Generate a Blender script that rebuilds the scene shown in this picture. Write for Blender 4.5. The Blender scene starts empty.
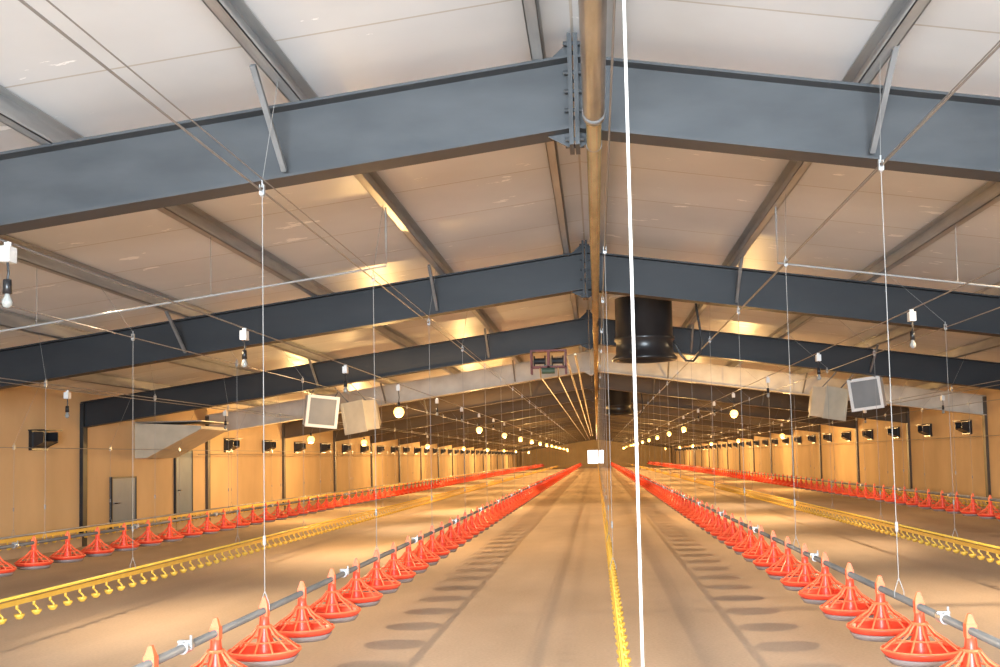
import bpy, math, random
from mathutils import Vector, Matrix
random.seed(4)
S = bpy.context.scene
C = S.collection
S.view_settings.view_transform = 'Standard'
PI = math.pi
SL = 0.14            # roof slope
W = 8.55             # half width
YB, YE = -9.0, 128.0
YL = YE - 4          # where the lines end
CZ = 1.3             # camera height

# ------------------------------------------------------------------ mesh builder
class MB:
    def __init__(s): s.v = []; s.f = []
    def add(s, vs, fs):
        o = len(s.v); s.v += [tuple(p) for p in vs]; s.f += [tuple(i + o for i in f) for f in fs]; return s
    def loft(s, A, B):
        n = len(A)
        fs = [tuple(range(n - 1, -1, -1)), tuple(range(n, 2 * n))]
        fs += [(i, (i + 1) % n, n + (i + 1) % n, n + i) for i in range(n)]
        return s.add(list(A) + list(B), fs)
    def box(s, x0, x1, y0, y1, z0, z1):
        return s.loft([(x0, y0, z0), (x1, y0, z0), (x1, y1, z0), (x0, y1, z0)], [(x0, y0, z1), (x1, y0, z1), (x1, y1, z1), (x0, y1, z1)])
    def slab(s, x0, x1, y0, y1, za, zb):     # sheared with the roof slope
        a, b = -SL * abs(x0), -SL * abs(x1)
        return s.loft([(x0, y0, za + a), (x1, y0, za + b), (x1, y1, za + b), (x0, y1, za + a)],
                      [(x0, y0, zb + a), (x1, y0, zb + b), (x1, y1, zb + b), (x0, y1, zb + a)])
    def tube(s, pts, r, n=8, cap=True):
        pts = [Vector(p) for p in pts]; k = len(pts); rr = r if isinstance(r, (list, tuple)) else [r] * k
        vs = []; fs = []; prev = None
        for i, p in enumerate(pts):
            d = (pts[min(i + 1, k - 1)] - pts[max(i - 1, 0)]).normalized()
            if prev is None:
                a = d.cross(Vector((0, 0, 1)))
                if a.length < 1e-3: a = Vector((1, 0, 0))
            else:
                a = prev - d * prev.dot(d)
            a.normalize(); prev = a; b = d.cross(a)
            for j in range(n):
                t = 2 * PI * j / n
                vs.append(p + (a * math.cos(t) + b * math.sin(t)) * rr[i])
        for i in range(k - 1):
            for j in range(n):
                j2 = (j + 1) % n
                fs.append((i * n + j, i * n + j2, (i + 1) * n + j2, (i + 1) * n + j))
        if cap: fs += [tuple(range(n - 1, -1, -1)), tuple(range((k - 1) * n, k * n))]
        return s.add(vs, fs)
    def lathe(s, prof, n=16, o=(0, 0, 0)):
        vs = []; fs = []; k = len(prof)
        for (r, z) in prof:
            for j in range(n):
                t = 2 * PI * j / n
                vs.append((o[0] + max(r, 1e-4) * math.cos(t), o[1] + max(r, 1e-4) * math.sin(t), o[2] + z))
        for i in range(k - 1):
            for j in range(n):
                j2 = (j + 1) % n
                fs.append((i * n + j, i * n + j2, (i + 1) * n + j2, (i + 1) * n + j))
        return s.add(vs, fs)
    def ring(s, R, r, z, n=20, m=6, o=(0, 0)):
        return s.lathe([(R + r * math.cos(2 * PI * i / m), z + r * math.sin(2 * PI * i / m)) for i in range(m + 1)], n, (o[0], o[1], 0))
    def xf(s, M):
        s.v = [tuple(M @ Vector(p)) for p in s.v]; return s
    def mesh(s, name, m, smooth=False):
        me = bpy.data.meshes.new(name); me.from_pydata(s.v, [], s.f); me.validate(); me.update()
        import bmesh
        bm = bmesh.new(); bm.from_mesh(me); bmesh.ops.recalc_face_normals(bm, faces=bm.faces); bm.to_mesh(me); bm.free()
        me.materials.append(m)
        if smooth:
            for p in me.polygons: p.use_smooth = True
        return me
    def build(s, name, m, parent=None, smooth=False, loc=None):
        return inst(name, s.mesh(name, m, smooth), parent, loc)

def inst(name, me, parent=None, loc=None):
    o = bpy.data.objects.new(name, me); C.objects.link(o)
    if parent: o.parent = parent
    if loc: o.location = loc
    return o
def tag(o, label=None, cat=None, group=None, kind=None):
    if label: o['label'] = label
    if cat: o['category'] = cat
    if group: o['group'] = group
    if kind: o['kind'] = kind
    return o
def thing(name, label, cat, loc=(0, 0, 0), group=None):
    o = bpy.data.objects.new(name, None); C.objects.link(o); o.location = loc; o.empty_display_size = .1
    return tag(o, label, cat, group)
def copy_tree(o, parent=None):
    c = o.copy(); C.objects.link(c)
    if parent: c.parent = parent
    for ch in list(o.children): copy_tree(ch, c)
    return c
ORD = ['nearest', 'second', 'third', 'fourth', 'fifth', 'sixth', 'seventh', 'eighth', 'ninth', 'tenth', 'eleventh', 'twelfth', 'thirteenth',
       'fourteenth', 'fifteenth', 'sixteenth', 'seventeenth', 'eighteenth', 'nineteenth', 'twentieth', 'twenty-first', 'twenty-second', 'twenty-third',
       'twenty-fourth', 'twenty-fifth', 'twenty-sixth', 'twenty-seventh', 'twenty-eighth', 'twenty-ninth', 'thirtieth', 'thirty-first', 'thirty-second',
       'thirty-third', 'thirty-fourth', 'thirty-fifth', 'thirty-sixth']

# ------------------------------------------------------------------ materials
def mat(name, c1, c2=None, rough=.6, metal=0., scale=3., stretch=(1, 1, 1), emis=None, es=0., bump=0., spec=None):
    m = bpy.data.materials.new(name); m.use_nodes = True
    nt = m.node_tree; b = nt.nodes['Principled BSDF']
    b.inputs['Roughness'].default_value = rough; b.inputs['Metallic'].default_value = metal
    b.inputs['Base Color'].default_value = (*c1, 1)
    if spec is not None: b.inputs['Specular IOR Level'].default_value = spec
    if c2:
        tc = nt.nodes.new('ShaderNodeTexCoord'); mp = nt.nodes.new('ShaderNodeMapping'); mp.inputs['Scale'].default_value = stretch
        nz = nt.nodes.new('ShaderNodeTexNoise'); nz.inputs['Scale'].default_value = scale; nz.inputs['Detail'].default_value = 6
        cr = nt.nodes.new('ShaderNodeValToRGB')
        cr.color_ramp.elements[0].position = .35; cr.color_ramp.elements[0].color = (*c1, 1)
        cr.color_ramp.elements[1].position = .65; cr.color_ramp.elements[1].color = (*c2, 1)
        nt.links.new(tc.outputs['Object'], mp.inputs[0]); nt.links.new(mp.outputs[0], nz.inputs['Vector'])
        nt.links.new(nz.outputs['Fac'], cr.inputs[0]); nt.links.new(cr.outputs[0], b.inputs['Base Color'])
        if bump:
            bp = nt.nodes.new('ShaderNodeBump'); bp.inputs['Strength'].default_value = bump; bp.inputs['Distance'].default_value = .02
            nt.links.new(nz.outputs['Fac'], bp.inputs['Height']); nt.links.new(bp.outputs[0], b.inputs['Normal'])
    if emis:
        b.inputs['Emission Color'].default_value = (*emis, 1); b.inputs['Emission Strength'].default_value = es
    return m

m_steel1 = mat('slate_painted_steel', (.040, .043, .047), (.057, .060, .064), .5, .0, 1.8, (1, 1, 3), spec=.3)
m_steel = mat('falloff_dark_steel', (.018, .02, .024), (.025, .027, .031), .5, .0, 1.2, (1, 1, 3), spec=.3)  # light falloff past the first frame darkened into the steel colour
m_steelfar = mat('lamp_warmed_steel', (.10, .07, .042), (.12, .085, .05), .5, .0, 1.2, (1, 1, 3), spec=.3)  # warm light from below mixed into the far steel colour
m_cream_steel = mat('cream_steel', (.62, .59, .52), (.5, .46, .4), .5, 0, 3)
m_galv = mat('galvanised', (.38, .39, .40), (.5, .51, .51), .32, .5, 5, (3, .4, 3))
m_brace = mat('brace_steel', (.16, .165, .17), (.22, .225, .23), .5, .2, 5)
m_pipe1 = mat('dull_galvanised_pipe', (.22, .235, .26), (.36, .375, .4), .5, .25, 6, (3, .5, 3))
m_pipe = mat('golden_lit_pipe', (.46, .37, .22), (.6, .49, .3), .22, .95, 6, (3, .5, 3))  # golden lamp reflection put into the pipe's base colour
m_gold = mat('lamplit_rail_metal', (.36, .29, .18), None, .35, .5)  # golden lamp light put into the rail and cable colour
m_feedpipe = mat('feed_pipe', (.17, .17, .17), (.25, .24, .23), .4, .6, 6, (3, .5, 3))
m_wire = mat('steel_wire', (.26, .25, .24), None, .5, .4)
m_string = mat('white_cord', (.66, .66, .65), None, .7)
m_graycord = mat('gray_cord', (.30, .29, .28), None, .7)
m_red = mat('red_plastic', (.88, .06, .027), (.93, .085, .036), .38, 0, 8)
m_orange = mat('orange_plastic', (.95, .15, .06), (.97, .2, .085), .35, 0, 8)
m_pink = mat('pale_pan_ring', (.27, .22, .21), None, .5)
m_yellow = mat('yellow_plastic', (.76, .47, .06), (.82, .54, .09), .4, 0, 6)
m_white = mat('white_plastic', (.75, .75, .74), None, .4)
m_conduit = mat('grey_conduit', (.28, .28, .275), None, .45)
m_cream = mat('cream_panel', (.58, .52, .41), (.5, .45, .35), .5, 0, 4)
m_greyface = mat('grey_grille', (.22, .23, .24), None, .5)
m_black = mat('black_plastic', (.012, .012, .014), (.018, .018, .02), .32, 0, 4)
m_redsteel = mat('red_painted_steel', (.14, .016, .01), (.10, .012, .009), .5)
m_green = mat('green_motor_paint', (.05, .10, .07), None, .5)
m_glass = mat('unlit_bulb', (.3, .3, .28), None, .12)
m_lit = mat('lit_bulb', (1, .8, .4), None, .3, emis=(1, .62, .15), es=3.4)
m_wall = mat('tan_wall', (.53, .38, .22), (.64, .47, .28), .8, 0, .9, (1, 1, .6), bump=.2)
m_wallend = mat('end_wall', (.66, .48, .26), (.72, .54, .29), .75, 0, .9)
m_doorm = mat('grey_door', (.055, .12, .24), (.07, .145, .27), .5, 0, 3)
m_win = mat('bright_window', (1, 1, 1), None, .5, emis=(.9, .95, 1), es=3.)

def floor_mat():
    m = mat('dusty_floor', (.49, .37, .27), (.575, .445, .335), .85, 0, 1.2, (1, .35, 1), bump=.25)
    nt = m.node_tree; b = nt.nodes['Principled BSDF']; src = b.inputs['Base Color'].links[0].from_socket
    tc = nt.nodes.new('ShaderNodeTexCoord'); mp = nt.nodes.new('ShaderNodeMapping'); mp.inputs['Scale'].default_value = (1.2, .4, 1)
    n2 = nt.nodes.new('ShaderNodeTexNoise'); n2.inputs['Scale'].default_value = 2.; n2.inputs['Detail'].default_value = 8
    n3 = nt.nodes.new('ShaderNodeTexNoise'); n3.inputs['Scale'].default_value = 45.; n3.inputs['Detail'].default_value = 3
    r = nt.nodes.new('ShaderNodeMapRange'); r.inputs[1].default_value = .35; r.inputs[2].default_value = .7; r.inputs[3].default_value = .95; r.inputs[4].default_value = 1.03
    r3 = nt.nodes.new('ShaderNodeMapRange'); r3.inputs[1].default_value = .3; r3.inputs[2].default_value = .7; r3.inputs[3].default_value = .9; r3.inputs[4].default_value = 1.05
    mu = nt.nodes.new('ShaderNodeMath'); mu.operation = 'MULTIPLY'
    vm = nt.nodes.new('ShaderNodeVectorMath'); vm.operation = 'SCALE'
    nt.links.new(tc.outputs['Object'], mp.inputs[0]); nt.links.new(mp.outputs[0], n2.inputs['Vector']); nt.links.new(tc.outputs['Object'], n3.inputs['Vector'])
    nt.links.new(n2.outputs['Fac'], r.inputs[0]); nt.links.new(n3.outputs['Fac'], r3.inputs[0])
    nt.links.new(r.outputs[0], mu.inputs[0]); nt.links.new(r3.outputs[0], mu.inputs[1])
    nt.links.new(src, vm.inputs[0]); nt.links.new(mu.outputs[0], vm.inputs['Scale']); nt.links.new(vm.outputs[0], b.inputs['Base Color'])
    return m
def ceil_mat():
    m = mat('ceiling_panel', (.77, .79, .81), (.67, .69, .71), .36, 0, .8, (1, 1, 1), spec=.45)
    nt = m.node_tree; b = nt.nodes['Principled BSDF']; src = b.inputs['Base Color'].links[0].from_socket
    tc = nt.nodes.new('ShaderNodeTexCoord'); br = nt.nodes.new('ShaderNodeTexBrick')
    br.inputs['Scale'].default_value = 1; br.inputs['Brick Width'].default_value = 40; br.inputs['Row Height'].default_value = 1.15
    br.inputs['Mortar Size'].default_value = .009; br.offset = 0
    br.inputs['Color1'].default_value = (1, 1, 1, 1); br.inputs['Color2'].default_value = (.9, .9, .9, 1); br.inputs['Mortar'].default_value = (.68, .62, .54, 1)
    mx = nt.nodes.new('ShaderNodeMix'); mx.data_type = 'RGBA'; mx.blend_type = 'MULTIPLY'; mx.inputs[0].default_value = 1
    nt.links.new(tc.outputs['Object'], br.inputs['Vector'])
    nt.links.new(src, mx.inputs[6]); nt.links.new(br.outputs['Color'], mx.inputs[7])
    n4 = nt.nodes.new('ShaderNodeTexNoise'); n4.inputs['Scale'].default_value = 2.6; n4.inputs['Detail'].default_value = 7; n4.inputs['Roughness'].default_value = .62
    mp = nt.nodes.new('ShaderNodeMapping'); mp.inputs['Scale'].default_value = (.7, 1.6, 1)
    cr = nt.nodes.new('ShaderNodeValToRGB'); cr.color_ramp.elements[0].position = .648; cr.color_ramp.elements[0].color = (0, 0, 0, 1)
    cr.color_ramp.elements[1].position = .656; cr.color_ramp.elements[1].color = (1, 1, 1, 1)
    mx2 = nt.nodes.new('ShaderNodeMix'); mx2.data_type = 'RGBA'; mx2.inputs[7].default_value = (1, 1, 1, 1)
    nt.links.new(tc.outputs['Object'], mp.inputs[0]); nt.links.new(mp.outputs[0], n4.inputs['Vector']); nt.links.new(n4.outputs['Fac'], cr.inputs[0])
    nt.links.new(cr.outputs[0], mx2.inputs[0]); nt.links.new(mx.outputs[2], mx2.inputs[6]); nt.links.new(mx2.outputs[2], b.inputs['Base Color'])
    return m
m_floor = floor_mat(); m_ceil = ceil_mat()

# ------------------------------------------------------------------ shell
ZC = 3.76   # ceiling underside at the ridge
def st(o): o['kind'] = 'structure'; return o
st(MB().box(-W - .2, W + .2, YB, YE, -.1, 0).build('floor', m_floor))
mb = MB()
mb.slab(-W - .2, 0, YB, YE, ZC, ZC + .08); mb.slab(0, W + .2, YB, YE, ZC, ZC + .08)
st(mb.build('ceiling', m_ceil))
zw = ZC - SL * W + .02
st(MB().box(-W - .15, -W, YB, YE, 0, zw).build('wall_left', m_wall))
st(MB().box(W, W + .15, YB, YE, 0, zw).build('wall_right', m_wall))
def gable(y0, y1):
    pts = [(-W - .15, 0), (W + .15, 0), (W + .15, zw), (0, ZC + .02), (-W - .15, zw)]
    return MB().loft([(x, y0, z) for x, z in pts], [(x, y1, z) for x, z in pts])
st(gable(YE, YE + .15).build('wall_far', m_wallend))
st(gable(YB - .15, YB).build('wall_back', m_wall))
for sx, nm in ((-1, 'left'), (1, 'right')):
    x = sx * W
    st(MB().box(min(x, x - sx * .05), max(x, x - sx * .05), YB, YE, 0, .22).build('baseboard_' + nm, mat('kerb_' + nm, (.45, .34, .24), (.52, .4, .28), .8)))
w = st(MB().box(-.95, .85, YE - .03, YE, .45, 1.95).build('window_1', m_win))
mb = MB()
for a in ((-1.07, -.95, .33, 2.07), (.85, .97, .33, 2.07), (-.95, .85, .33, .45), (-.95, .85, 1.95, 2.07), (.25, .31, .45, 1.95)):
    mb.box(a[0], a[1], YE - .07, YE - .0, a[2], a[3])
mb.build('window_frame', m_wallend, w)
def door(name, y0, y1, z0, z1):
    d = st(MB().box(-W, -W + .04, y0, y1, z0, z1).build(name, m_doorm))
    mb = MB()
    mb.box(-W, -W + .05, y0 - .03, y0, z0, z1 + .03).box(-W, -W + .05, y1, y1 + .03, z0, z1 + .03).box(-W, -W + .05, y0, y1, z1, z1 + .03)
    mb.build('door_frame', m_steel, d)
    MB().tube([(-W + .04, y0 + .1, (z0 + z1) / 2), (-W + .09, y0 + .1, (z0 + z1) / 2), (-W + .09, y0 + .2, (z0 + z1) / 2)], .01, 6).build('door_handle', m_black, d)
door('door_1', 19.6, 20.6, .22, 1.1)
door('door_2', 22.6, 23.5, .0, 1.6)

# ------------------------------------------------------------------ portal frames
ZT = 3.6; DB = .43
FY = [6.35] + [6.5 + 6 * k for k in range(1, 21)]
def rafter_mb(sx):
    mb = MB(); a, b = (sx * .03, sx * (W - .02))
    x0, x1 = min(a, b), max(a, b)
    mb.slab(x0, x1, -.1, .1, ZT - .016, ZT).slab(x0, x1, -.1, .1, ZT - DB, ZT - DB + .016).slab(x0, x1, -.007, .007, ZT - DB + .016, ZT - .016)
    return mb
def frame_meshes(ms, mc):
    d = {}
    d['rl'] = rafter_mb(-1).mesh('rafter', ms); d['rr'] = rafter_mb(1).mesh('rafter', ms)
    mb = MB()
    for sx in (-1, 1):
        x0, x1 = sorted((sx * .004, sx * .03)); mb.box(x0, x1, -.11, .11, ZT - DB - .1, ZT + .12)
        mb.loft([(sx * .03, -.006, ZT - DB), (sx * .16, -.006, ZT - DB - .02), (sx * .03, -.006, ZT - DB - .09)], [(sx * .03, .006, ZT - DB), (sx * .16, .006, ZT - DB - .02), (sx * .03, .006, ZT - DB - .09)])
        mb.loft([(sx * .03, -.006, ZT), (sx * .16, -.006, ZT - .02), (sx * .03, -.006, ZT + .1)], [(sx * .03, .006, ZT), (sx * .16, .006, ZT - .02), (sx * .03, .006, ZT + .1)])
    d['pl'] = mb.mesh('ridge_plate', ms)
    for sx in (-1, 1):
        mb = MB(); x0, x1 = sorted((sx * W, sx * (W - .06)))
        mb.box(x0, x1, -.08, .08, 0, ZT - SL * W - .02)
        d['c%d' % sx] = mb.mesh('column', mc)
    return d
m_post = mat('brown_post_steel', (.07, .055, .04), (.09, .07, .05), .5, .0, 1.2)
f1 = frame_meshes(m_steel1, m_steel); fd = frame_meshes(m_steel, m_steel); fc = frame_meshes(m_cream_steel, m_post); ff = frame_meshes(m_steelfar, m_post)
boltm = MB().tube([(-.055, 0, 0), (.055, 0, 0)], .012, 6).mesh('bolt', m_steel1)
bmsh = {}
for x in (-4.53, -1.67, 1.68, 4.6):
    for sy in (-1, 1):
        zt = ZT - SL * abs(x); a = Vector((x, sy * .68, zt + .01)); b = Vector((x, sy * .1, zt - DB + .03))
        A = [a + Vector(q) for q in ((-.015, 0, 0), (.015, 0, 0), (.015, .02 * -sy, 0.02), (-.015, .02 * -sy, 0.02))]
        B = [b + Vector(q) for q in ((-.015, 0, 0), (.015, 0, 0), (.015, .02 * -sy, 0.02), (-.015, .02 * -sy, 0.02))]
        bmsh[(x, sy)] = MB().loft(A, B).mesh('fly_brace', m_brace)
for k, y in enumerate(FY):
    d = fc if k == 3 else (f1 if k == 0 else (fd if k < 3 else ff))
    col = 'pale cream painted' if k == 3 else 'dark grey steel'
    lab = '%s roof portal frame, %s one from the camera' % (col, ORD[k]) if k else 'large slate-grey steel roof frame nearest the camera with bolted ridge plate'
    t = thing('portal_frame', lab, 'roof beam', (0, y, 0), 'steel portal frames across the hall')
    inst('rafter', d['rl'], t); inst('rafter', d['rr'], t); inst('ridge_plate', d['pl'], t)
    inst('column', d['c-1'], t); inst('column', d['c1'], t)
    if k < 2:
        for z in (ZT + .07, ZT - .1, ZT - .21, ZT - .32, ZT - DB - .06):
            for yy in (-.075, .075): inst('bolt', boltm, t, (0, yy, z))
    if k < 5:
        for key, me in bmsh.items():
            if k == 0 and key[1] > 0: continue
            inst('fly_brace', me, t)

# ------------------------------------------------------------------ purlins
PX = [-7.4, -5.95, -4.5, -3.05, -1.6, -.2, .2, 1.65, 3.15, 4.6, 6.0, 7.4]
words = {-.2: 'galvanised roof purlin just left of the ridge', .2: 'galvanised roof purlin just right of the ridge'}
lft = [p for p in PX[::-1] if p < -.5]; rgt = [p for p in PX if p > .5]
for i, p in enumerate(lft): words[p] = 'galvanised roof purlin, %s one out from the ridge on the left slope' % ORD[i + 0].replace('nearest', 'first')
for i, p in enumerate(rgt): words[p] = 'galvanised roof purlin, %s one out from the ridge on the right slope' % ORD[i].replace('nearest', 'first')
for p in PX:
    z = ZT - SL * abs(p); s = 1 if p < 0 else -1
    mb = MB()
    x0, x1 = sorted((p - s * .035, p - s * .029)); mb.box(x0, x1, YB, YE, z, z + .155)
    mb.box(p - .035, p + .035, YB, YE, z, z + .006).box(p - .035, p + .035, YB, YE, z + .149, z + .155)
    x0, x1 = sorted((p + s * .035, p + s * .03)); mb.box(x0, x1, YB, YE, z, z + .025)
    tag(mb.build('roof_purlin', m_galv), words[p], 'purlin', 'galvanised purlins under the ceiling')

# ridge pipe
t = thing('ridge_pipe', 'long round galvanised pipe running just under the roof ridge', 'pipe', (.11, 0, 3.085))
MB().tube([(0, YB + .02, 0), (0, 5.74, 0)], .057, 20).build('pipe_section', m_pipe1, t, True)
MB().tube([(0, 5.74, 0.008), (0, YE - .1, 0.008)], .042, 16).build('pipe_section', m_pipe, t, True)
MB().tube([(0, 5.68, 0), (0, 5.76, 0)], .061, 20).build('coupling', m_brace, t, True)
hm = MB().ring(.044, .003, 0, 16, 6).xf(Matrix.Rotation(PI / 2, 4, 'X')).mesh('pipe_clip', m_brace)
for y in FY: inst('pipe_clip', hm, t, (0, y, 0.012))

# ------------------------------------------------------------------ feeder pans
ZP = .27; PZ = .53
def pan_parts():
    d = {}
    d['dish'] = MB().lathe([(0, .008), (.11, .008), (.155, .014), (.178, .036), (.190, .05), (.188, .058), (.178, .053), (.165, .04), (.14, .026), (.09, .022), (0, .035)], 28).mesh('pan_dish', m_red, True)
    d['ring'] = MB().lathe([(.09, .01), (.12, -.012), (.15, -.01), (.174, .02), (.168, .024), (.15, .012)], 28).mesh('base_ring', m_pink, True)
    mb = MB()
    for i in range(12):
        a = 2 * PI * i / 12; c, s_ = math.cos(a), math.sin(a)
        mb.tube([(.034 * c, .034 * s_, .178), (.07 * c, .07 * s_, .135), (.13 * c, .13 * s_, .095), (.18 * c, .18 * s_, .056)], .0055, 4)
    mb.ring(.184, .006, .058, 28, 6).ring(.115, .0045, .106, 24, 4).ring(.034, .009, .178, 16, 6)
    d['grille'] = mb.mesh('grille', m_orange)
    d['tube'] = MB().lathe([(.05, .03), (.046, .05), (.036, .12), (.029, .17), (.026, .2), (.023, .235), (.015, .24)], 18).mesh('feed_tube', m_red, True)
    mb = MB().box(-.022, .022, -.022, .022, .23, .288)
    mb.loft([(-.02, -.018, .288), (.02, -.018, .288), (.02, .018, .288), (-.02, .018, .288)], [(-.007, -.008, .33), (.007, -.008, .33), (.007, .008, .33), (-.007, .008, .33)])
    d['cap'] = mb.mesh('saddle_clamp', m_orange)
    return d
pd_ = pan_parts()
def lowpan(mb, o=(0, 0, 0)):
    mb.lathe([(0, 0), (.14, 0), (.190, .05), (.186, .06), (.11, .105), (.04, .16), (.028, .2), (.024, .28), (.01, .33), (0, .33)], 10, o)
    return mb
pfar = lowpan(MB()).mesh('pan_feeder', m_red)
def pan_near():
    t = thing('pan_feeder', '', 'poultry feeder')
    inst('pan_dish', pd_['dish'], t); inst('base_ring', pd_['ring'], t); inst('grille', pd_['grille'], t)
    inst('feed_tube', pd_['tube'], t); inst('saddle_clamp', pd_['cap'], t)
    return t
ROWS = [(-1.69, 4.39, 'row left of the centre aisle'), (1.63, 4.8, 'row right of the centre aisle'),
        (-5.87, 10.92, 'row beside the left wall'), (5.75, 14.9, 'row beside the right wall')]
allp = []
for ri, (x, y0, nm) in enumerate(ROWS):
    y = y0; i = 0
    while y < YL: allp.append((y, x, ri, i)); y += .75; i += 1
allp.sort()
proto = None; rest = MB()
for n, (y, x, ri, i) in enumerate(allp):
    nm = ROWS[ri][2]
    if n >= 300: lowpan(rest, (x, y, ZP)); continue
    if i == 0: lab = 'red pan feeder, the very nearest in the %s' % nm
    elif i < 12: lab = 'red pan feeder, %s from the front in the %s' % (ORD[i], nm)
    else: lab = 'small distant red pan feeder beyond the twelfth in the %s' % nm
    if y < 32:
        if proto is None: proto = pan_near(); o = proto
        else: o = copy_tree(proto)
    else:
        o = inst('pan_feeder', pfar)
    o.location = (x, y, ZP)
    tag(o, lab, 'poultry feeder', 'red feeder pans in the ' + nm)
tag(rest.build('pan_feeder', m_red), 'mass of tiny red pan feeders at the far end of all four rows', 'poultry feeder', None, 'stuff')

clampm = MB()
clampm.tube([(0, -.04, 0), (0, .04, 0)], .026, 12).box(-.03, .03, -.012, .012, .018, .03).tube([(.024, 0, -.01), (.024, 0, .05)], .006, 6)
clampm = clampm.mesh('pipe_clamp', m_galv)
for x, y0, nm in ROWS:
    t = thing('feed_line', 'grey galvanised feed pipe carrying red pans in the ' + nm, 'pipe', (x, 0, PZ), 'feed pipes')
    MB().tube([(0, 2.6, 0), (0, YL + 1, 0)], .018, 12).build('pipe', m_feedpipe, t, True)
    for k in range(20): inst('pipe_clamp', clampm, t, (0, y0 + .37 + 3 * k, 0))

# ------------------------------------------------------------------ drinker lines
cup = MB()
cup.tube([(0, 0, 0), (0, 0, -.05)], .012, 6).tube([(0, 0, -.045), (.03, 0, -.075), (.03, 0, -.1)], .008, 5)
cup.lathe([(0, -.125), (.02, -.122), (.036, -.1), (.038, -.085), (.032, -.088), (.018, -.11), (0, -.112)], 10, (.02, 0, 0))
cup = cup.mesh('drinker_cup', m_yellow, True)
DR = [(-7.8, 14.0, .36, 'beside the left wall'), (-4.2, 7.4, .33, 'between the two left feeder rows'), (.175, 3.4, .33, 'along the middle of the centre aisle'),
      (3.75, 9.0, .33, 'between the two right feeder rows'), (7.0, 17.5, .34, 'beside the right wall')]
for x, y0, z, nm in DR:
    t = thing('drinker_line', 'yellow drinker pipe with small cups running ' + nm, 'drinker line', (x, 0, z), 'yellow drinker lines')
    h = .018 if abs(x) < 5 else .022
    ww = .006 if abs(x) < 1 else .014
    mb = MB().box(-ww, ww, 2.6, YL + 1, -h, h); mb.build('water_pipe', m_yellow, t)
    MB().tube([(0, 2.6, h + .02), (0, YL + 1, h + .02)], ww * .85, 8).build('support_pipe', m_yellow if abs(x) < 5 else m_galv, t, True)
    far = MB()
    y = y0; n = 0
    while y < YL:
        if n < 100: inst('drinker_cup', cup, t, (0, y, 0))
        else:
            far.box(-.01, .01, y - .01, y + .01, -.09, 0).lathe([(0, -.125), (.036, -.1), (.036, -.085), (0, -.1)], 6, (.02, y, 0))
        y += .25; n += 1
    tag(far.build('drinker_cup', m_yellow, t), kind='stuff')

# ------------------------------------------------------------------ suspension rigs
def near_purlin(x): return min(PX, key=lambda p: abs(p - x))
def rig(x, zc, zb, y0, nm, two=True):
    t = thing('suspension_cable', 'thin steel hoist cable with hanging cords above the ' + nm, 'cable', (x, 0, zc), 'hoist cables under the roof')
    mb = MB().tube([(0, .5, 0), (0, YL + 1, 0)], .0055, 6)
    if two: mb.tube([(.03, .5, .045), (.03, 40, .03)], .0035, 5)
    mb.build('cable', m_wire, t)
    pv = MB(); L = zb - zc
    pv.tube([(0, 0, -.03), (0, 0, L + .09)], .0022, 6).tube([(0, 0, L + .1), (-.024, 0, L + .03), (-.024, 0, L)], .0026, 5).tube([(0, 0, L + .1), (.024, 0, L + .03), (.024, 0, L)], .0026, 5)
    pv.box(-.007, .007, -.005, .005, L + .34, L + .39)
    dc = pv.mesh('drop_cord', m_graycord)
    pm = MB(); pm.tube([(-.008, 0, -.012), (.008, 0, -.012)], .02, 12).box(-.013, -.009, -.014, .014, -.022, .035).box(.009, .013, -.014, .014, -.022, .035).tube([(-.014, 0, -.012), (.014, 0, -.012)], .006, 6).tube([(0, 0, .02), (0, 0, .06)], .005, 6)
    pm = pm.mesh('pulley', m_galv)
    p = near_purlin(x); zp = ZT - SL * abs(p)
    hw = MB().tube([(0, 0, .05), (p - x, 0, zp - zc)], .0018, 5).mesh('hanger_wire', m_wire)
    y = y0
    while y < 96:
        inst('drop_cord', dc, t, (0, y, 0))
        if y < 60: inst('pulley', pm, t, (0, y, 0)); inst('hanger_wire', hw, t, (0, y, 0))
        y += 3
rig(-1.69, 2.77, PZ, 5.9, 'feeder row left of the centre aisle')
rig(1.63, 2.8, PZ, 5.9, 'feeder row right of the centre aisle')
rig(-5.87, 2.22, PZ, 11.9, 'feeder row beside the left wall', False)
rig(5.75, 2.22, PZ, 14.9, 'feeder row beside the right wall', False)
rig(-4.2, 2.5, .37, 10.2, 'drinker line between the left feeder rows', False)
rig(3.75, 2.55, .37, 11.7, 'drinker line between the right feeder rows', False)
rig(.19, 3.0, .37, 9.2, 'drinker line in the middle aisle', False)
rig(-7.8, 1.6, .4, 14.9, 'drinker line beside the left wall', False)
rig(7.0, 2.1, .38, 17.9, 'drinker line beside the right wall', False)

# thick white rope
t = thing('pull_rope', 'thick white rope hanging straight down close to the camera', 'rope', (.187, 3.0, 0))
MB().tube([(0, 0, .05), (0, 0, ZC - .03)], .0045, 8).build('rope', m_string, t, True)
MB().lathe([(0, 0), (.04, 0), (.045, .02), (.02, .1), (0, .11)], 12).build('weight', m_black, t, True)

# conduits hung below purlins
for sx, x, y, side in ((-1, -1.6, 9.0, 'left'), (1, 1.65, 9.4, 'right')):
    t = thing('hanging_conduit', 'thin pale conduit sloping from a purlin out to the %s wall' % side, 'pipe', (0, y, 0))
    z0 = 2.89; xe = sx * (W - .02)
    MB().tube([(x, 0, ZT - SL * abs(x) + .01), (x, 0, z0), (xe, 0, z0 - SL * (abs(xe) - abs(x)))], .008, 8).build('conduit', m_conduit, t)
    for p in PX:
        if p * sx > 2 and abs(p) < 7:
            MB().tube([(p, 0, ZT - SL * abs(p)), (p, 0, z0 - SL * (abs(p) - abs(x)))], .003, 5).build('hanger_wire', m_wire, t)

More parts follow.
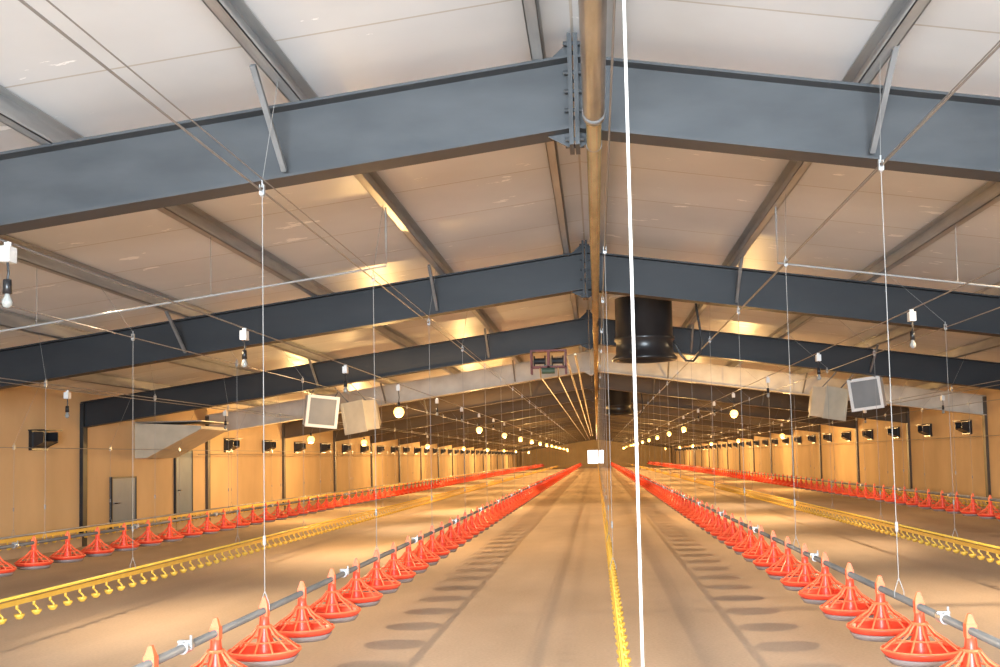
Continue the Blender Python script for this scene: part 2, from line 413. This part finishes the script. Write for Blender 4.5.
# ------------------------------------------------------------------ lamps
jb = MB().box(-.028, .028, -.04, .04, -.045, .035).tube([(0, 0, .035), (0, 0, .06)], .018, 8)
jb = jb.mesh('junction_box', m_white)
cd = MB().tube([(0, 0, -.045), (.008, 0, -.15), (0, 0, -.23)], .006, 6).mesh('cord', m_black)
cds = MB().tube([(0, 0, -.045), (.005, 0, -.1), (0, 0, -.14)], .006, 6).mesh('cord', m_black)
hprof = [(0, -.22), (.02, -.225), (.024, -.3), (0, -.3)]
hd = MB().lathe(hprof, 10).mesh('bulb_holder', m_black, True)
hds = MB().lathe([(r, z + .09) for r, z in hprof], 10).mesh('bulb_holder', m_black, True)
bprof = [(0, -.295), (.016, -.3), (.02, -.32), (.034, -.35), (.037, -.37), (.028, -.395), (.012, -.407), (0, -.409)]
bu = MB().lathe([(r * .75, -.205 + (z + .295) * .7) for r, z in bprof], 12).mesh('bulb', m_glass, True)
gprof = [(0, -.295), (.028, -.3)] + [(.082 * math.sin(a), -.375 + .082 * math.cos(a)) for a in [PI * q / 9 for q in range(2, 9)]] + [(0, -.457)]
bl = MB().lathe(gprof, 16).mesh('bulb', m_lit, True)
def lamp(x, y, z, lit, lab, grp):
    t = thing('hanging_bulb', lab, 'lamp', (x, y, z), grp)
    inst('junction_box', jb, t); inst('cord', cd if lit else cds, t); inst('bulb_holder', hd if lit else hds, t); inst('bulb', bl if lit else bu, t)
    if lit:
        l = bpy.data.lights.new('bulb_light', 'POINT'); l.energy = LP * (1 + y / 60); l.color = (1, .60, .22); l.shadow_soft_size = .02
        o = bpy.data.objects.new('bulb_light', l); C.objects.link(o); o.location = (x, y, z - .49)
LP = 130
def lamprow(x, z, y0, dy, lits, nm, ymax_unlit=34):
    tag(MB().tube([(x, 1.5, z + .06), (x, YL + 1, z + .06)], .006, 6).build('lamp_cable', m_wire), 'electric cable carrying the bulbs of the ' + nm, 'cable', 'lamp cables')
    ys = []; y = y0
    while y < YL + 2:
        near = [q for q in lits if abs(q - y) < dy / 2]
        if near: ys.append((near[0], 1))
        elif y < ymax_unlit: ys.append((y, 0))
        y += dy
    nl = nu = 0
    for y, lit in ys:
        if lit: lab = 'glowing warm bulb, %s lit one in the %s' % (ORD[nl], nm); nl += 1
        else: lab = 'unlit bulb under white junction box, %s unlit one in the %s' % (ORD[nu], nm); nu += 1
        lamp(x, y, z, lit, lab, ('lit' if lit else 'unlit') + ' bulbs in the ' + nm)
lamprow(-2.95, 2.42, 5.65, 3.9, [17.1, 28.9, 36.8, 44.5, 52.3, 60.1, 67.9, 75.7, 83.5, 91.3, 103, 114.7], 'inner left lamp row')
lamprow(2.88, 2.46, 5.7, 4.15, [22.7, 35.8, 43.1, 51.4, 59.7, 68, 76.3, 84.6, 92, 105, 117], 'inner right lamp row')
lamprow(-6.4, 2.2, 13.5, 5.85, [25.2, 31, 42.7, 54.4, 66.2, 78, 89.6, 107], 'outer left lamp row', 20)
lamprow(6.4, 2.2, 20.5, 5.9, [38.2, 50, 61.8, 73.6, 85.4, 103], 'outer right lamp row', 30)

# ------------------------------------------------------------------ chimney fans
def chimney():
    t = thing('chimney_fan', '', 'exhaust fan')
    h = 1.08; R = .385
    mb = MB().lathe([(R, h), (R, .32), (R + .02, .3), (R + .02, .27), (R, .25), (R, .08), (R + .05, .03), (R + .05, 0), (R + .03, -.01), (R - .03, 0), (R - .03, h)], 40)
    mb.build('duct', m_black, t, True)
    MB().lathe([(R + .002, .86), (R + .08, .86), (R + .08, .83), (R + .002, .83)], 40).build('collar', m_white, t)
    mb = MB()
    for i in range(5):
        a = 2 * PI * i / 5
        A = [Vector((.07, -.05, .24)), Vector((.33, -.09, .22)), Vector((.33, .07, .27)), Vector((.07, .05, .27))]
        M = Matrix.Rotation(a, 4, 'Z'); mb.loft([M @ p for p in A], [M @ (p + Vector((0, 0, .006))) for p in A])
    mb.build('fan_blades', m_greyface, t)
    mb = MB().lathe([(0, .16), (.07, .17), (.08, .2), (.08, .34), (0, .36)], 16)
    for a in (0, PI / 2):
        c, s_ = math.cos(a), math.sin(a); mb.tube([(-.36 * c, -.36 * s_, .34), (.36 * c, .36 * s_, .34)], .01, 6)
    mb.build('motor', m_galv, t)
    path = [(.72, 0, 1.0), (.70, 0, .8), (.74, 0, .5), (.77, 0, .25), (.74, 0, .08), (.65, 0, -.03), (.55, 0, -.02), (.48, 0, .07), (.42, 0, .2), (.38, 0, .25)]
    MB().tube(path, .016, 8).build('power_cable', m_black, t, True)
    return t
f = chimney(); f.location = (.76, 15, 2.57)
tag(f, 'large black round chimney fan hanging beside the ridge with looped cable', 'exhaust fan', 'black chimney fans')
g = copy_tree(f); g.location = (.80, 35, 2.57)
tag(g, 'second smaller-looking black chimney fan farther down the ridge', 'exhaust fan', 'black chimney fans')

# ------------------------------------------------------------------ circulation boxes
m_louvre = mat('grey_panel_face', (.19, .2, .21), (.23, .24, .25), .5)
def airbox(loc, face, rz, rx, lab):
    t = thing('air_circulator', lab, 'ventilation box', loc, 'square ventilation boxes under the third beam')
    t.rotation_euler = (rx, .1 if rz > 0 else -.1, rz)
    h = .25
    mb = MB()
    mb.loft([(-h, -.2, -h), (h, -.2, -h), (h, -.2, h), (-h, -.2, h)], [(-h, .1, -h), (h, .1, -h), (h, .1, h), (-h, .1, h)])
    mb.loft([(-h, .1, -h), (h, .1, -h), (h, .1, h), (-h, .1, h)], [(-h * .6, .25, -h * .6), (h * .6, .25, -h * .6), (h * .6, .25, h * .6), (-h * .6, .25, h * .6)])
    mb.build('housing', m_white if face else m_cream, t)
    mb = MB().box(-h - .02, h + .02, -.225, -.2, h - .03, h + .02).box(-h - .02, h + .02, -.225, -.2, -h - .02, -h + .03).box(-h - .02, -h + .03, -.225, -.2, -h + .03, h - .03).box(h - .03, h + .02, -.225, -.2, -h + .03, h - .03)
    mb.build('face_frame', m_white if face else m_cream, t)
    mb = MB().box(-.22, .22, -.212, -.2, -.22, .22)
    if face:
        for i in range(5): mb.box(-.22, .22, -.218, -.212, -.17 + i * .08, -.16 + i * .08)
        mb.build('grille_panel', m_louvre, t)
    else:
        mb.build('front_panel', m_cream, t)
    zb = ZT - DB - SL * abs(loc[0]) - loc[2]
    for s_ in (-1, 1): MB().tube([(s_ * .2, -.05, h - .02), (s_ * .2, -.35, zb + .0)], .01, 6).build('hanging_strap', m_brace, t)
airbox((-4.61, 18.85, 2.17), True, .45, .08, 'white box with grey face, left of the pair under the left rafter')
airbox((-3.90, 18.98, 2.07), False, -.6, .1, 'cream box, inner one of the pair under the left rafter')
airbox((3.98, 18.98, 2.10), False, .6, .1, 'cream box, inner one of the pair under the right rafter')
airbox((4.66, 18.85, 2.24), True, -.45, .08, 'white box with grey face, outer one under the right rafter')

# ------------------------------------------------------------------ red winch
zb = ZT - DB - SL * .68
t = thing('hoist_winch', 'dark red open steel winch frame with cable drums under third beam ridge', 'winch', (-.68, 18.5, zb - .4))
h = .40
MB().box(-.30, .30, -.12, .12, h - .03, h).box(-.30, -.27, -.12, -.08, 0, h - .03).box(-.30, -.27, .08, .12, 0, h - .03).box(.27, .30, -.12, -.08, 0, h - .03).box(.27, .30, .08, .12, 0, h - .03).box(-.30, .30, -.12, -.08, .1, .13).box(-.30, .30, .08, .12, .1, .13).box(-.02, .02, -.12, .12, .1, h - .03).build('winch_frame', m_redsteel, t)
for cx in (-.15, .15):
    MB().tube([(cx - .08, 0, .22), (cx + .08, 0, .22)], .05, 16).tube([(cx - .1, 0, .22), (cx - .08, 0, .22)], .09, 16).tube([(cx + .08, 0, .22), (cx + .1, 0, .22)], .09, 16).build('cable_drum', m_steel, t)
MB().tube([(-.12, -.02, .06), (.1, -.02, .06)], .055, 14).box(-.08, .06, -.06, .02, .1, .15).build('motor', m_green, t)
for cx in (-.15, .15): MB().tube([(cx, -.0, .14), (cx, .3, -.03), (cx + .02, 77, .02)], .011, 6).build('drawn_cable', m_gold, t)
for xx, lab in ((-.42, 'outer'), (-.25, 'inner')):
    tag(MB().tube([(xx, 19.2, 3.06), (xx, 98, 3.06)], .02, 8).build('ridge_rail', m_gold), 'thin golden-lit pipe beneath the far ridge, %s of two' % lab, 'pipe', 'two far ridge pipes')

# ------------------------------------------------------------------ wall inlets
def inlet(sx):
    t = thing('wall_vent', '', 'wall vent')
    mb = MB()
    mb.box(0, .05, -.26, .26, .12, .15).box(0, .05, -.26, .26, -.15, -.12).box(0, .05, -.26, -.23, -.12, .12).box(0, .05, .23, .26, -.12, .12).box(0, .01, -.23, .23, -.12, .12)
    mb.build('vent_frame', m_black, t)
    MB().loft([(.02, -.22, -.12), (.02, .22, -.12), (.22, .22, -.02), (.22, -.22, -.02)], [(.02, -.22, -.105), (.02, .22, -.105), (.21, .22, -.005), (.21, -.22, -.005)]).build('flap', m_black, t)
    for y in (-.23, .22): MB().loft([(.01, y, -.13), (.22, y, -.03), (.22, y, .13), (.01, y, .13)], [(.01, y + .01, -.13), (.22, y + .01, -.03), (.22, y + .01, .13), (.01, y + .01, .13)]).build('side_cheek', m_black, t)
    MB().box(.0, .26, -.28, .28, .15, .165).build('rain_hood', m_black, t)
    return t
pr = inlet(1)
first = True
for side, sx, ys in (('left', -1, [17.0] + [25.9 + 3 * k for k in range(32)]), ('right', 1, [25.7 + 3 * k for k in range(32)])):
    for i, y in enumerate(ys):
        if any(abs(y - q) < .36 for q in FY): y += .45
        o = pr if first else copy_tree(pr); first = False
        o.location = (sx * W, y, 1.74); o.rotation_euler = (0, 0, 0 if sx < 0 else PI)
        lab = 'black wall vent with open flap, %s along the %s wall' % (ORD[i], side)
        tag(o, lab, 'wall vent', 'black vents along the %s wall' % side)
for sx, side in ((-1, 'left'), (1, 'right')):
    tag(MB().tube([(sx * (W - .36), 12 if sx > 0 else 23, 1.52), (sx * (W - .36), YL + 1, 1.52)], .007, 6).build('actuator_rod', m_wire), 'thin steel rod below the vents of the %s wall' % side, 'rod')

# wedge hood on the left wall
t = thing('air_hood', 'cream boxy wedge shaped air hood high on the left wall', 'air hood', (-W, 21.4, 0))
A = [(0, -.75, 2.12), (1.25, -.75, 2.04), (1.25, -.75, 1.98), (.22, -.75, 1.46), (0, -.75, 1.46)]
MB().loft(A, [(x, .75, z) for x, y, z in A]).build('hood_shell', m_cream, t)
MB().box(0, 1.27, -.78, .78, 2.12, 2.14).build('top_flange', m_galv, t)

# ------------------------------------------------------------------ light
def area(name, loc, rot, sx, sy, e, col):
    l = bpy.data.lights.new(name, 'AREA'); l.shape = 'RECTANGLE'; l.size = sx; l.size_y = sy; l.energy = e; l.color = col
    o = bpy.data.objects.new(name, l); C.objects.link(o); o.location = loc; o.rotation_euler = rot
area('added_front_fill', (0, -6, 1.4), (math.radians(112), 0, 0), 4, 2.0, 4000, (.76, .89, 1))  # added fill light behind the camera; the back wall has no doorway
for sx in (-1, 1):
    for k in range(5):
        l = bpy.data.lights.new('added_aisle_spot', 'SPOT'); l.energy = 440; l.color = (1, .72, .42); l.spot_size = math.radians(108); l.spot_blend = .8; l.shadow_soft_size = .02  # added spot without a fixture, warms the aisle floor and casts pan shadows
        o = bpy.data.objects.new('added_aisle_spot', l); C.objects.link(o); o.location = (sx * 4.15, 3.4 + 6 * k, 2.9)
        o.rotation_euler = (0, sx * math.radians(40), 0)
        l = bpy.data.lights.new('added_bay_fill', 'SPOT'); l.energy = 85; l.color = (1, .76, .52); l.spot_size = math.radians(140); l.spot_blend = 1; l.shadow_soft_size = .3  # added fill without a fixture, lifts the darker side bays
        o = bpy.data.objects.new('added_bay_fill', l); C.objects.link(o); o.location = (sx * 4.0, 3.4 + 6 * k, 2.85)
        o.rotation_euler = (0, -sx * math.radians(26), 0)
wd = bpy.data.worlds.new('world'); S.world = wd; wd.use_nodes = True
wnt = wd.node_tree
wnt.nodes['Background'].inputs[0].default_value = (.5, .55, .6, 1); wnt.nodes['Background'].inputs[1].default_value = .1

# ------------------------------------------------------------------ camera
F = 1116.0
cam = bpy.data.cameras.new('camera'); cam.sensor_width = 36; cam.lens = F * 36 / 1000
yaw = math.atan(32 / F); pit = math.radians(3.75); rl = .024
fw = Vector((-math.sin(yaw) * math.cos(pit), math.cos(yaw) * math.cos(pit), math.sin(pit)))
r = fw.cross(Vector((0, 0, 1))).normalized(); u = r.cross(fw)
r2 = r * math.cos(rl) - u * math.sin(rl); u2 = u * math.cos(rl) + r * math.sin(rl)
M = Matrix((r2, u2, -fw)).transposed().to_4x4(); M.translation = Vector((.08, 0, CZ))
co = bpy.data.objects.new('camera', cam); C.objects.link(co); co.matrix_world = M
cam.shift_x = -.063; cam.shift_y = .050; cam.clip_end = 300
S.camera = co
